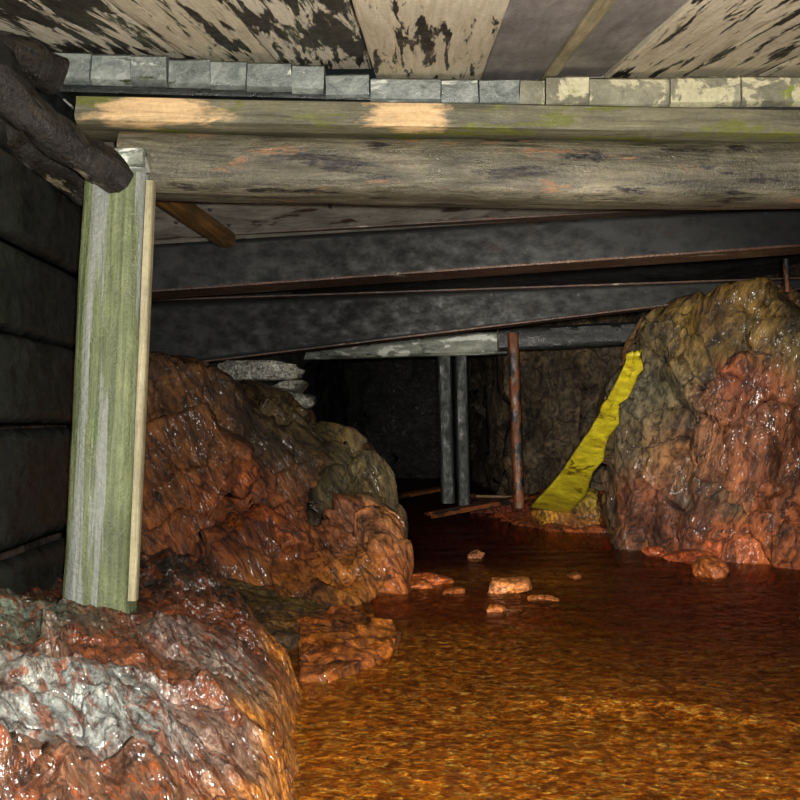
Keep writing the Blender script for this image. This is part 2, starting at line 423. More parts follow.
s_ = ce.modifiers.new('t', 'SOLIDIFY'); s_.thickness = .1; s_.offset = 1

# ------------------------------------------------------------------ stream bed
ys = [0.6]
while ys[-1] < 18.2: ys.append(ys[-1]*1.0085)
xs = np.linspace(-1.0, 1.0, 260)
Y = np.array(ys)
G = []
for y in Y:
    x0, x1 = -2.4, 3.3
    for t in np.linspace(0, 1, 300): G.append((x0+(x1-x0)*t, y, 0))
G = np.array(G)
def bedz(G):
    z = -.085+fbm(G*np.array([1.3, 2.2, 1]), 4)*.05
    deep = np.exp(-(((G[:, 0]-1.7)/1.1)**2+((G[:, 1]-5.2)/1.3)**2))
    deep2 = np.exp(-(((G[:, 0]-.6)/.9)**2+((G[:, 1]-8.3)/1.5)**2))
    z -= .26*deep+.16*deep2+.05*np.clip((G[:, 1]-4.3)*1.2, 0, 1)
    z += .12*np.exp(-((G[:, 1]-6.0)/.4)**2)*np.exp(-((G[:, 0]-.35)/.75)**4)
    z += .035*fbm(G*np.array([5, 11, 1])+3, 4, True)
    z += .012*fbm(G*np.array([22, 40, 1])+3, 3, True)
    return np.minimum(z, -.015)
Gb = G.copy(); Gb[:, 2] = bedz(G)
nX, nY = 300, len(Y)
F = [(j*nX+i, j*nX+i+1, (j+1)*nX+i+1, (j+1)*nX+i) for j in range(nY-1) for i in range(nX-1)]
me = mesh_from('floor', Gb, F, recalc=False)
m, nt, b = new_mat('ochre_bed')
v = coords(nt, (1, 2.4, 1), False)
n1 = noise(nt, v, 3.2, 8, .65, .5); n2 = noise(nt, v, 24, 8, .72, .8); n3 = noise(nt, v, 90, 3, .7)
col = ramp(nt, n1, [(.32, lin('6e3206')), (.5, lin('c0640c')), (.7, lin('eeb040'))])
col = mix(nt, ramp(nt, n2, [(.40, .75), (.52, 0)]), col, lin('4a2208'))
col = mix(nt, ramp(nt, n2, [(.56, 0), (.64, 1)]), col, lin('ffdc70'))  # gold flecks: glitter of refracted light painted into the bed colour
nt.links.new(col, b.inputs['Base Color']); b.inputs['Roughness'].default_value = .6
a_ = bump(nt, None, n2, 1., .05); bump(nt, b, n3, .6, .012, a_)
fl = link('floor', me, m); fl['kind'] = 'structure'
s_ = fl.modifiers.new('t', 'SOLIDIFY'); s_.thickness = .15; s_.offset = -1

# ------------------------------------------------------------------ water
Gw = G.copy()
q = G*np.array([1, 1.8, 1])
calm = np.clip((8-G[:, 1])/3, .25, 1)*1.4
Gw[:, 2] = (fbm(q*2.2+1, 3)*.010 + fbm(q*8+3, 3, True)*.006*calm + fbm(q*20+3, 3, True)*.0035*calm)
rif = np.exp(-(((G[:, 1]-3.12-.12*np.sin(G[:, 0]*3))/.09)**2))*np.exp(-(((G[:, 0]-.75)/.42)**2))
Gw[:, 2] += rif*.022*(1+fbm(q*9, 3))
nW = len(Gw); Vb = [Gw[0]*[1, 1, 0]+[0, 0, -.7], Gw[nX-1]*[1, 1, 0]+[0, 0, -.7], Gw[nW-1]*[1, 1, 0]+[0, 0, -.7], Gw[nW-nX]*[1, 1, 0]+[0, 0, -.7]]
Fw = list(F)+[(nW, nW+1)+tuple(range(nX-1, -1, -1)), (nW+1, nW+2)+tuple(range(nW-1, nX-2, -nX)), (nW+2, nW+3)+tuple(range(nW-nX, nW)), (nW+3, nW)+tuple(range(0, nW-nX+1, nX)), (nW, nW+3, nW+2, nW+1)]
me = mesh_from('stream_water', np.concatenate([Gw, np.array(Vb)]), Fw)
me.polygons.foreach_set('use_smooth', [i < len(F) for i in range(len(me.polygons))])
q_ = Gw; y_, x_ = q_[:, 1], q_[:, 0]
silt = np.exp(-(np.maximum(y_-2.6, 0)/1.15)**2)*(.75+.5*fbm(q_*np.array([1.2, 2.5, 0]), 3)) + .9*rif  # where gold glitter is painted on the water: near ripples and riffle crests
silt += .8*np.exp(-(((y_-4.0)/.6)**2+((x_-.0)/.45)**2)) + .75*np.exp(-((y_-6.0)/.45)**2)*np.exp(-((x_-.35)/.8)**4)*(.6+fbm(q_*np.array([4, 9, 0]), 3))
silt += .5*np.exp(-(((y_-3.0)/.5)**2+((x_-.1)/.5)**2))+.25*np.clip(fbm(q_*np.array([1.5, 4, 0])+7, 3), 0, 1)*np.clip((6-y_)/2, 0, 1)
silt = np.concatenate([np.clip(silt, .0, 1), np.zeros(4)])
at_ = me.attributes.new('silt', 'FLOAT', 'POINT'); at_.data.foreach_set('value', silt.astype(np.float32))  # mask for the painted gold glitter, fades out over dark water
m, nt, b = new_mat('amber_water'); nt.nodes.remove(b); out = nt.nodes['Material Output']
v = coords(nt, (1, 1.35, 1), False)
w1 = noise(nt, v, 18, 5, .65, .6); w2 = noise(nt, v, 60, 3, .6, .4)
nb = bump(nt, None, w1, .8, .05); nb = bump(nt, None, w2, .7, .014, nb)
tr = N(nt, 'ShaderNodeBsdfTransparent'); tr.inputs[0].default_value = (.97, .9, .8, 1)
mu = N(nt, 'ShaderNodeBsdfDiffuse'); nt.links.new(ramp(nt, noise(nt, v, 31, 6, .7, .8), [(.42, lin('b0540c')), (.54, lin('e88c20')), (.63, lin('ffd060'))]), mu.inputs[0]); nt.links.new(nb, mu.inputs['Normal'])  # amber murk with golden light glints painted into its colour
gl = N(nt, 'ShaderNodeBsdfGlossy'); gl.inputs['Roughness'].default_value = .06; nt.links.new(nb, gl.inputs['Normal'])
fr = N(nt, 'ShaderNodeFresnel'); fr.inputs['IOR'].default_value = 1.33; nt.links.new(nb, fr.inputs['Normal'])
ms = N(nt, 'ShaderNodeMixShader'); 
nt.links.new(tr.outputs[0], ms.inputs[1]); nt.links.new(mu.outputs[0], ms.inputs[2])
m2 = N(nt, 'ShaderNodeMixShader'); nt.links.new(fr.outputs[0], m2.inputs[0])
nt.links.new(ms.outputs[0], m2.inputs[1]); nt.links.new(gl.outputs[0], m2.inputs[2])
nt.links.new(m2.outputs[0], out.inputs['Surface'])
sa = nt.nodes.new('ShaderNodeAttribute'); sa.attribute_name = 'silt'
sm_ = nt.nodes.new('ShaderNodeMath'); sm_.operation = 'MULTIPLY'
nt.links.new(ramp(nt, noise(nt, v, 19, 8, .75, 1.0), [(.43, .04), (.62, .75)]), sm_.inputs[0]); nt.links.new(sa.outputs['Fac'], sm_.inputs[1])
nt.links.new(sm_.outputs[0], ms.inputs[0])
va = nt.nodes.new('ShaderNodeVolumeAbsorption'); va.inputs[0].default_value = (.88, .46, .06, 1); va.inputs[1].default_value = 1.9
nt.links.new(va.outputs[0], out.inputs['Volume'])
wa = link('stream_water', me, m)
tag(wa, 'shallow rippling amber brown water covering the tunnel floor', 'water', kind='stuff')

# ================================================================== ROCK MASSES
LM = [
 blk([(105,352,5.75),(150,358,5.6),(198,368,5.75),(240,388,5.9),(255,470,5.5),(205,530,5.25),(130,520,5.15),(105,560,5.05)], 1.3),
 blk([(230,384,6.1),(285,400,6.3),(305,414,6.35),(330,470,6.0),(300,520,5.55),(235,500,5.5),(225,430,5.8)], 1.4),
 blk([(295,425,6.7),(330,434,6.5),(350,437,6.4),(366,452,6.3),(387,482,6.25),(388,505,6.2),(330,510,6.0),(295,480,6.2)], 1.2),
 blk([(322,505,5.8),(366,500,5.75),(396,514,5.65),(401,550,5.55),(396,602,5.4),(350,612,5.1),(318,560,5.4)], 1.0),
 blk([(195,545,5.1),(255,512,5.35),(325,530,5.4),(352,612,5.05),(300,618,4.95),(240,604,4.85),(200,590,4.8)], 1.2),
 blk([(100,560,4.95),(200,560,4.85),(245,612,4.75),(110,625,4.6)], 1.2, .3),
]
LM = [b+[Vector((p.x, p.y, -.3)) for p in b if p.z < .35] for b in LM]
for b in LM[3:]: b.extend([Vector((p.x*1., p.y+.05, -.3)) for p in list(b)])
gr = lambda a, s1, s2: [[s1*math.cos(a), 0, s1*math.sin(a)], [0, s1*.7, 0], [-s2*math.sin(a), 0, s2*math.cos(a)]]
o = rockmass('rock_outcrop', LM, .02, M['rock'], spots([
 (160,390,5.6,.35,'6a4824'),(150,470,5.3,.25,'8e5420'),(200,420,5.6,.25,'865026'),(230,400,5.9,.22,'54401e'),(270,430,6.0,.3,'5e4a2e'),
 (300,440,6.3,.25,'5c4c26'),(350,455,6.3,.22,'6e6038'),(240,470,5.5,.2,'7c4a24'),(250,500,5.4,.2,'c05c20'),(300,500,5.6,.2,'a45c2c'),
 (180,500,5.2,.2,'8e4e20'),(340,520,5.6,.18,'b87248'),(385,540,5.6,.18,'cc8850'),(380,580,5.5,.15,'c8681e'),(330,570,5.2,.18,'d08430'),
 (280,580,5.0,.18,'c87a2c'),(220,560,5.0,.2,'7a3c1a'),(200,590,4.8,.25,'3c2c18'),(300,545,5.2,.18,'b05a26')]), lin('6a4424'), amp=.095, fs=.42, seed=3, aniso=(1, 1, 1.4), grain=gr(math.radians(30), 3.2, 1.0))
tag(o, 'big rust orange rock outcrop rising from the water behind the green post', 'rock')

RM = [
 blk([(612,388,7.25),(634,350,7.1),(645,324,7.0),(667,309,6.9),(690,303,6.8),(745,340,6.55),(745,410,6.7),(650,420,7.1)], 1.2),
 blk([(690,303,6.8),(730,298,6.65),(746,290,6.6),(764,284,6.55),(790,300,6.5),(850,330,6.3),(850,420,6.2),(740,410,6.6),(700,360,6.7)], 1.2),
 blk([(612,388,7.35),(604,408,7.45),(615,470,7.5),(628,512,7.5),(700,500,7.1),(740,410,6.8),(650,390,7.1)], 1.2),
 blk([(690,390,6.65),(712,372,6.6),(738,357,6.5),(775,376,6.4),(784,402,6.4),(745,425,6.5),(700,418,6.65)], .8),
 blk([(690,420,6.85),(780,405,6.5),(860,420,6.1),(860,585,6.1),(700,545,7.15),(685,480,6.95)], 1.2),
 blk([(627,505,7.6),(634,532,7.6),(680,552,7.4),(745,556,7.1),(800,566,6.65),(880,590,6.0),(880,500,6.2),(700,478,7.15)], 1.2),
]
RM = [b+[Vector((p.x, p.y, -.3)) for p in b if p.z < .55] for b in RM]
o = rockmass('rock_outcrop', RM, .023, M['rockr'], spots([
 (690,330,6.9,.25,'8a6c30'),(660,330,7.0,.2,'6a5c34'),(720,320,6.7,.1,'5c3a22'),(760,310,6.5,.2,'86682e'),(740,340,6.6,.15,'6e6034'),(800,360,6.3,.25,'6e5e36'),
 (640,380,7.1,.25,'585440'),(640,440,7.3,.22,'5e5236'),(675,400,6.9,.2,'666044'),(735,375,6.45,.18,'a04c2a'),(770,390,6.4,.15,'8e4824'),(720,430,6.7,.2,'946040'),
 (680,450,7.0,.2,'906038'),(760,450,6.5,.2,'7c4426'),(790,480,6.3,.2,'86502e'),(650,500,7.3,.2,'80482a'),(690,500,7.1,.1,'4c4a40'),(725,490,6.9,.16,'6e4a34'),
 (715,530,7.1,.12,'b05c2c'),(750,540,7.0,.25,'b85a28'),(800,540,6.5,.2,'b4602c'),(740,500,6.8,.1,'827850'),(810,430,6.2,.2,'885028')]), lin('6e5030'), amp=.10, fs=.45, seed=12, aniso=(1, 1, 1.2), grain=gr(math.radians(-20), 2.8, 1.0))
tag(o, 'tall olive and red rock outcrop filling the right side of the tunnel', 'rock')

# foreground bank, a broad hump with slanting folds
def bank(name, x0, x1, y0, y1, res, fn, mat, sp, base, label):
    nx, ny = int((x1-x0)/res), int((y1-y0)/res)
    gx, gy = np.meshgrid(np.linspace(x0, x1, nx+1), np.linspace(y0, y1, ny+1))
    V = np.stack([gx.ravel(), gy.ravel(), np.zeros(gx.size)], 1)
    V = fn(V)
    F = [(j*(nx+1)+i, j*(nx+1)+i+1, (j+1)*(nx+1)+i+1, (j+1)*(nx+1)+i) for j in range(ny) for i in range(nx)]
    n = len(V); edge = [j*(nx+1) for j in range(ny+1)]
    me = mesh_from(name, V, F, recalc=False); o = link(name, me, mat); setstain(me, V, sp, base, .11)
    s_ = o.modifiers.new('t', 'SOLIDIFY'); s_.thickness = .12; s_.offset = -1
    tag(o, label, 'rock'); return o
def fgfn(V):
    x, y = V[:, 0], V[:, 1]
    # distance to the waterline, positive on land
    edge = np.interp(y, [0.6, 2.2, 2.45, 3.0, 3.4, 3.9, 4.4], [-.18, -.22, -.25, -.30, -.33, -.48, -.85])
    edge = edge + fbm(np.stack([x*0, y*4, y*0], 1), 3)*.05
    t = edge-x
    h = np.interp(t, [-.3, -.05, 0, .06, .2, .45, .9, 1.3], [-.3, -.22, -.02, .12, .19, .25, .30, .36])
    h = h*np.interp(y, [.6, 2.3, 3.3, 3.9, 4.6], [1.1, 1.15, 1., .98, .75])
    # folds running towards the lower right
    s = (x*.80+y*.60); r = (x*.6-y*.8)
    w = fbm(np.stack([x*2, y*2, x*0], 1)+2, 3)*.25
    q = np.stack([(s+w)*5.5, r*1.4, x*0], 1)
    land = np.clip(t*6, 0, 1)
    folds = (fbm(q+3, 4, True)-.35)*.10
    h = h+folds*land+fbm(np.stack([x*11, y*11, x*0], 1), 5)*.028*land+(fbm(np.stack([(s+w)*16, r*5, x*0], 1), 4, True)-.4)*.022*land+facets(V*np.array([1, 1, 0])+np.array([0, 0, .1]), .16, 5, .28)*land
    h = h+.13*np.exp(-(((x+.88)/.28)**2+((y-3.95)/.35)**2))*land
    dx = fbm(np.stack([x*7, y*7, x*0+4], 1), 3)*.03
    # level pad of muck around the post foot
    pf = np.exp(-(((x+1.05)/.22)**2+((y-3.55)/.22)**2)); h = h*(1-pf)+.245*pf
    return np.stack([x+dx, y, h], 1)
sp = spots([(20,640,3.0,.16,'8c9c88'),(60,740,2.2,.12,'c4d2ce'),(20,730,2.2,.1,'c8c0ae'),(100,780,2.1,.12,'bcc6c2'),(50,700,2.4,.08,'c09070'),
 (180,650,3.0,.10,'dcc8bc'),(230,690,2.8,.10,'e0d0c0'),(250,720,2.7,.12,'c8bca4'),(130,690,2.6,.12,'a85c2c'),(100,650,3.0,.10,'a85c2c'),(200,720,2.6,.09,'98542a'),
 (160,620,3.3,.14,'96502c'),(230,640,3.2,.12,'86503a'),(260,670,3.1,.1,'80584a'),(300,690,3.2,.07,'e8942c'),(295,760,2.6,.09,'f0a030'),(300,730,2.75,.07,'e89a30'),(285,790,2.45,.08,'e89a30'),(290,720,2.9,.04,'d8ac80'),
 (160,780,2.2,.1,'d09880'),(200,790,2.2,.1,'d0ac94'),(60,600,3.5,.15,'6a4426'),(140,560,3.9,.25,'2c2c28'),(230,600,3.9,.2,'4e3a20'),(40,610,3.3,.1,'52602c'),(180,700,2.6,.07,'96603c')])
sp += [(Vector((np.interp(y, [0.6, 2.2, 2.45, 3.0, 3.4, 3.9], [-.18, -.22, -.25, -.30, -.33, -.48]), y, .05)), .085, tuple(1.9*v for v in lin('f0982a'))) for y in np.arange(1.4, 3.9, .09)]
fgb = bank('rock_bank', -1.36, -.08, .7, 4.55, .009, fgfn, M['rockfg'], sp, lin('a06a48'),
     'wet glistening grey and rust bank of rock at the foot of the green post')
# orange shelf at waterline between bank and outcrop
SH = [[P(*p) for p in ((295,625,4.35),(345,612,4.9),(395,628,4.4),(402,643,4.15),(385,662,3.8),(330,682,3.5),(298,688,3.55))]]
SH[0] = [p+Vector((0, 0, .05)) for p in SH[0]]
SH[0] += [Vector((p.x, p.y, -.15)) for p in SH[0]]
o = rockmass('rock_shelf', SH, .015, M['rock'], spots([(350,640,4.2,.15,'e48428'),(390,640,4.2,.1,'f09030'),(320,630,4.4,.15,'b86424')]), lin('dc7a24'), amp=.05, fs=.14, seed=2, fine=.02)
tag(o, 'low flat orange rock shelf at the waterline beside the wet bank', 'rock')
SH = [[P(*p) for p in ((225,585,4.9),(290,605,4.8),(345,615,4.8),(320,650,4.1),(250,640,4.0),(200,610,4.3))]]
SH[0] = [p+Vector((0, 0, .04)) for p in SH[0]]
SH[0] += [Vector((p.x, p.y, -.15)) for p in SH[0]]
o = rockmass('rock_shelf', SH, .016, M['rock'], spots([(260,610,4.6,.15,'6a5626'),(310,625,4.4,.15,'7a5420'),(220,600,4.5,.15,'3c2a18')]), lin('5a4420'), amp=.035, fs=.16, seed=6, fine=.01)
tag(o, 'dull olive brown rock shelf tucked between the bank and the orange outcrop', 'rock')

# far bank of ochre silt and debris
SH = [[Vector(p) for p in ((.75,10.5,.02),(1.0,9.5,.02),(1.3,8.7,.02),(2.3,8.4,.06),(2.6,9.6,.16),(2.2,11.8,.18),(1.2,12.0,.14),(.7,12.0,.08))]]
SH[0] += [Vector((p.x, p.y, -.3)) for p in SH[0]]
o = rockmass('silt_bank', SH, .04, M['rock'], spots([(560,520,9.2,.6,'a85420'),(480,510,10.5,.5,'9a4420'),(430,500,11,.5,'3a2418')]), lin('8e4a20'), amp=.06, fs=.4, seed=4, fine=.02)
tag(o, 'low bank of orange silt under the leaning yellow board', 'silt bank')

# loose stones
ST = [(430,577,.16,.10,.045,'c4642a','orange stone lying in the riffle nearest the left outcrop'),
 (510,585,.17,.12,.07,'d0823e','broad pale orange stone breaking the riffle in mid stream'),
 (477,552,.075,.07,.045,'b8764a','small rounded stone alone in the dark water before the far posts'),
 (708,569,.19,.12,.085,'c87034','rounded orange stone standing in front of the right outcrop'),
 (688,555,.26,.14,.06,'b4562a','flat rusty stone at the foot of the right outcrop'),
 (655,550,.10,.08,.05,'c05e30','small reddish stone at the left tip of the right outcrop foot'),
 (705,546,.13,.1,.06,'84644a','dull brown stone wedged between the flat rusty stone and the right outcrop'),
 (416,582,.13,.07,.04,'c86c28','flat orange stone just left of the stone nearest the left outcrop'),
 (455,588,.09,.05,.03,'b8641e','thin orange stone between the left riffle stones and the pale mid stream stone'),
 (575,571,.08,.05,.03,'9c5420','small brown stone in the dark water in line with the debris heap'),
 (733,553,.16,.09,.045,'b45a2c','low rusty stone at the foot of the right outcrop, nearest the right edge'),
 (404,572,.07,.07,.05,'b85a24','small orange stone touching the right end of the left outcrop'),
 (545,594,.10,.06,.028,'a05a1e','small flat stone right of the pale stone in the riffle'),
 (494,606,.06,.05,.03,'c4702c','little orange pebble just in front of the pale mid stream stone')]
for k, (px, py, a, b_, c_, colr, lab) in enumerate(ST):
    d = 900/(py+6-428); p = P(px, py, d)
    o = stone('stone', Vector((p.x, d, c_*.45)), (a, b_, c_), 20+k, colr, rot=k*.5)
    tag(o, lab, 'stone', 'loose stones in the stream')

# stone slabs at the end of the rear wall
for k, (px, py, d, sz, lab) in enumerate([(254,371,7.3,(.40,.2,.075),'long pale wet stone slab, topmost of the stack by the dark opening'),
     (290,387,7.3,(.13,.18,.06),'short pale stone in the middle of the stack by the dark opening'),
     (298,401,7.25,(.12,.18,.06),'glinting pale stone, lowest of the stack by the dark opening')]):
    o = stone('stone_slab', P(px, py, d), sz, 50+k, 'e4e4d4', col2='b8b8a4', mat=M['slab'], box=.55); tag(o, lab, 'stone', 'stacked stones by the dark opening')
# rubble pier under the slabs
SH = [[P(*p) for p in ((215,385,7.9),(303,408,7.8),(318,430,7.8),(318,520,7.8),(200,520,7.8))]]
SH[0] += [Vector((p.x, p.y+.5, p.z)) for p in SH[0]]; SH[0] += [Vector((p.x, p.y, -.2)) for p in SH[0] if p.z < .5]
o = rockmass('rubble_pier', SH, .04, M['rock'], [], lin('3a3626'), amp=.06, fs=.2, seed=14)
tag(o, 'dark rubble pier carrying the pale stone stack', 'rock')

# ================================================================== TIMBERING
# front set
YO = lambda p, dy: Vector((p.x, p.y+dy, p.z))
cp = bar('cap_plank', YO(P(75, 108, 3.65), .13), YO(P(850, 123, 3.65), .13), .26, .112, M['cap'], power=10, rough=.004, seed=3, endcut=.02)
tag(cp, 'flat weathered plank with pale orange worn patches lying on the front beam', 'plank')
rb = bar('timber_beam', YO(P(118, 158, 3.69), .11), YO(P(860, 169, 3.69), .11), .26, .235, M['beam'], power=3.4, rough=.006, seed=5, sag=-.012, segs=40)
tag(rb, 'thick brown grey timber beam spanning the tunnel nearest the viewer', 'beam')
pb = bar('packing_board', YO(P(60, 88, 3.72), .1), YO(P(850, 110, 3.72), .1), .2, .035, M['darkwood'], power=10, seed=6)
tag(pb, 'thin dark board between the front plank and the row of blocks', 'board')

xe = [50,92,132,168,210,247,292,325,370,441,478,519,545,588,669,740,803]
tops = lambda x: np.interp(x, [50,250,325,370,440,800], [50,59,67,75,78,72])
bots = lambda x: np.interp(x, [50,92,292,325,370,441,588,669,800], [81,82,91,95,100,105,109,107,104])
ordn = ['first','second','third','fourth','fifth','sixth','seventh','eighth','ninth','tenth','eleventh','twelfth','thirteenth','fourteenth','fifteenth','sixteenth']
pale = {11: 'narrow greenish', 12: 'cream', 13: 'grey and cream', 14: 'long mottled cream', 15: 'pale ribbed'}
for k in range(16):
    a, b_ = xe[k]+.6, xe[k+1]-.6; mx = (a+b_)/2
    jt = random.uniform(-2, 2) if k > 5 else 0
    A = P(a, 0, 3.7); B = P(b_, 0, 3.7)
    zt, zb = P(mx, tops(mx)+jt, 3.7).z, P(mx, bots(mx), 3.7).z
    zc = (zt+zb)/2; dy = random.uniform(-.012, .012)
    o = bar('timber_block', Vector((A.x, 3.78+dy, zc)), Vector((B.x, 3.78+dy, zc+random.uniform(-.004, .004))), .17, zt-zb, M['blockpale'] if k in pale else M['block'], power=9, rough=.005, seed=30+k, rings=10, endcut=.008)
    desc = pale.get(k) or ['wet grey', 'smooth grey', 'chipped grey', 'dull grey', 'cracked grey', 'grey', 'glossy grey', 'split grey', 'long grey', 'dark glinting', 'glinting split'][k]
    tag(o, f'{desc} timber block, {ordn[k]} from the left in the row on the front beam', 'wood block', 'timber blocks in a row above the front beam')

# roof planks in front of the set: slope down towards the viewer
VPx, SL = 425, .197
xb = [-150,-60,30,105,180,275,375,483,548,612,690,775,870,980]
mt = ['peeldark','peeldark','peeldark','peeldark','peel','peeldark','peel','greyboard','greyboard','peel','peel','peel','peel']
lab = ['mossy dark roof board farthest to the left, partly out of view','dark mossy roof board above the upper end of the bark log','dark roof board with a bright worn tip above the left block end',
 'dark mossy roof board with pale worn streaks, left of the broad peeling board','broad peeling cream roof board above the fifth and sixth blocks','dark blotched roof board right of the broad peeling one','peeling cream roof board with black specks, left of the plain grey boards',
 'plain smooth grey roof board, left one of the two','plain smooth grey roof board, right one of the two','cream streaked roof board directly right of the grey boards','cream roof board with black cracks, second right of the grey boards',
 'mottled mossy cream roof board, third right of the grey boards','pale roof board at the top right corner']
for k in range(13):
    pts = []
    for x75 in (xb[k], xb[k+1]):
        p = P(x75, 73, 3.72)
        dx = (x75-VPx)/1000*0+ (425-400)/1000   # boards head for one far point
        far = Vector((p.x+.005, 3.9, p.z)); dirv = Vector((.025, 1, SL))
        pts.append((far, far-dirv*2.9))
    (f0, n0), (f1, n1) = pts
    A = (f0+f1)/2; B = (n0+n1)/2; w = (f1.x-f0.x)-.004
    z0 = 2.215
    mx = min(max(xb[k]*.5+xb[k+1]*.5, 40), 800)
    A.z = P(mx, tops(mx)-3, 3.70).z+SL*.2+.022; B.z = A.z-SL*2.9
    dz = [.0, .012, -.004, .004, 0, .01, -.004, .006, .012, -.006, .004, -.002, .006][k]
    A.z += dz; B.z += dz
    o = bar('overhead_plank', B, A, w, .035, M[mt[k]], power=14, rough=.003, seed=60+k, rings=70, segs=28)
    tag(o, lab[k], 'board', 'roof boards above the front beam')

p = P(550, 71, 3.72); A = Vector((p.x+.005, 3.9, p.z+.035)); B = A-Vector((.025, 1, SL))*2.8
o = bar('lath', B-Vector((.02, 0, .012)), A-Vector((0, 0, .012)), .045, .02, M['batten'], power=8, rough=.004, seed=77)
tag(o, 'narrow pale lath covering the joint between the two plain grey roof boards', 'lath')
# nailed ceiling board behind the front beam
def slab(name, c4, th, mat):
    V = [tuple(v) for v in c4]+[(v[0], v[1], v[2]+th) for v in c4]
    F = [(0, 1, 2, 3), (7, 6, 5, 4), (0, 4, 5, 1), (1, 5, 6, 2), (2, 6, 7, 3), (3, 7, 4, 0)]
    return link(name, mesh_from(name, V, F, False), mat)
nb_ = slab('overhead_board', [(-1.5, 3.97, 2.18), (1.95, 3.97, 2.34), (1.95, 5.55, 2.135), (-1.5, 5.55, 1.915)], .03, M['sheet'])
tag(nb_, 'wide grey stained board with nail heads overhead between front beam and first girder', 'board')
m, nt, b = new_mat('nail_iron'); b.inputs['Base Color'].default_value = (.01, .008, .007, 1); b.inputs['Roughness'].default_value = .6; M['nail'] = m
for px, py in ((186,206),(210,209),(229,224),(176,222),(258,200),(330,206),(700,198)):
    # on the board: solve depth
    for d in np.linspace(4.3, 5.49, 200):
        p = P(px, py, d)
        zb_ = lambda p: (1-(p.y-3.97)/1.58)*(2.18+(p.x+1.5)*.16/3.45)+(p.y-3.97)/1.58*(1.915+(p.x+1.5)*.22/3.45)
        if p.z >= zb_(p): break
    bm = bmesh.new(); bmesh.ops.create_uvsphere(bm, u_segments=10, v_segments=6, radius=.011)
    me = bpy.data.meshes.new('nail'); bm.to_mesh(me); bm.free()
    o = link('nail', me, M['nail']); o.location = (p.x, p.y, zb_(p)-.001); keep_parent(o, nb_)

# green post
A = P(98, 622, 3.52); A.z = .19; B = P(119, 176, 3.58)
gp = empty('timber_post', A)
tag(gp, 'stout green stained post standing at the left under the front beam', 'post')
up = Vector((0, -1, 0))
sh = bar('shaft', A, B, .245, .20, M['post'], gp, power=3.0, rough=.007, seed=2, taper=.92, up=up, segs=36, endcut=.015)
b1 = bar('edge_strip', P(133, 600, 3.48), P(151, 182, 3.5), .03, .05, M['batten'], gp, power=8, rough=.002, seed=8, up=up)
b1['label'] = 'pale cream strip down the right edge of the post'
hp = bar('head_block', P(117, 162, 3.60), P(147, 160, 3.60), .12, .075, M['palebeam'], gp, power=8, rough=.003, seed=9, rings=8)
hp['label'] = 'small grey wedge on top of the post'

# bark logs
o = bar('bark_log', P(-120, 0, 2.7), P(120, 178, 3.38), .115, .125, M['bark'], power=2, rough=.02, knots=.035, seed=11, segs=32, taper=.85, endcut=.02)
tag(o, 'dark bark covered log jutting down in front of the post head', 'log')
o = bar('bark_log', P(-120, 60, 2.85), P(88, 186, 3.75), .13, .13, M['bark'], power=2, rough=.02, knots=.035, seed=12, segs=32)
tag(o, 'darker log behind the jutting one, along the top of the board wall', 'log')
o = bar('bark_log', P(-140, -20, 2.9), P(58, 78, 3.55), .12, .12, M['bark'], power=2, rough=.02, knots=.035, seed=13, segs=32)
tag(o, 'rough dark log under the roof boards ending beside the front plank', 'log')
o = bar('brace', P(140, 178, 4.35), P(226, 240, 5.42), .10, .085, M['brace'], power=5, rough=.006, seed=14, endcut=.02)
tag(o, 'short yellowish brown brace slanting down behind the green post head', 'brace')

# girders
def girder(tl, tr, bl, br, d, label, wf=.16, lip=.016, mats=('steel', 'flange')):
    At, Bt, Ab, Bb = P(*tl, d), P(*tr, d), P(*bl, d), P(*br, d)
    g = empty('steel_girder', (At+Ab)/2); tag(g, label, 'girder')
    bar('top_flange', At, Bt, wf, lip, M[mats[1]], g, power=10, rough=.0025, seed=d, anchor='t')
    bar('bottom_flange', Ab, Bb, wf, lip, M[mats[1]], g, power=10, rough=.0025, seed=d+1, anchor='b')
    V = []; n = 60
    dn = .0
    for i in range(n+1):
        t = i/n; T = At.lerp(Bt, t); Bm = Ab.lerp(Bb, t)
        for j in range(9):
            s = j/8; V.append((T.x*(1-s)+Bm.x*s, 0, (T.z-lip*.5)*(1-s)+(Bm.z+lip*.5)*s))
    V = np.array(V); n0 = len(V)
    fy = d-.02+fbm(V*4+d, 4)*.004
    Vf = V.copy(); Vf[:, 1] = fy; Vb = V.copy(); Vb[:, 1] = d+.03
    VV = np.concatenate([Vf, Vb]); F = []
    for i in range(n):
        for j in range(8):
            k = i*9+j; F.append((k, k+1, k+10, k+9)); F.append((n0+k, n0+k+9, n0+k+10, n0+k+1))
    for i in range(n):
        k = i*9; F.append((k, k+9, n0+k+9, n0+k)); k += 8; F.append((k, n0+k, n0+k+9, k+9))
    for j in range(8):
        F.append((j, n0+j, n0+j+1, j+1)); k = n*9+j; F.append((k, k+1, n0+k+1, n0+k))
    cen = (At+Ab)/2; VV = VV-np.array(cen)
    me = mesh_from('web', VV, F); o = link('web', me, M[mats[0]]); o.location = cen
    keep_parent(o, g)
    return g
girder((85,246), (880,200), (85,301), (880,245), 5.62, 'dark girder with rust edged flanges, first one behind the front beam', wf=.30)
girder((60,304), (880,276), (60,381), (880,281), 7.25, 'dark white speckled girder, second behind the front beam', wf=.2, lip=.014, mats=('steel', 'flange'))
o = bar('timber_beam', P(498, 340, 10.1), P(800, 326, 10.1), .2, .23, M['darkwood'], power=8, seed=21, rough=.008)
tag(o, 'black timber beam behind the second girder, right of the pale beam', 'beam')
o = bar('timber_beam', P(250, 350, 10.6), P(506, 343, 10.6), .22, .235, M['palebeam'], power=6, seed=22, rough=.014, taper=1.0)
tag(o, 'pale grey wet beam glinting across the two far posts', 'beam')
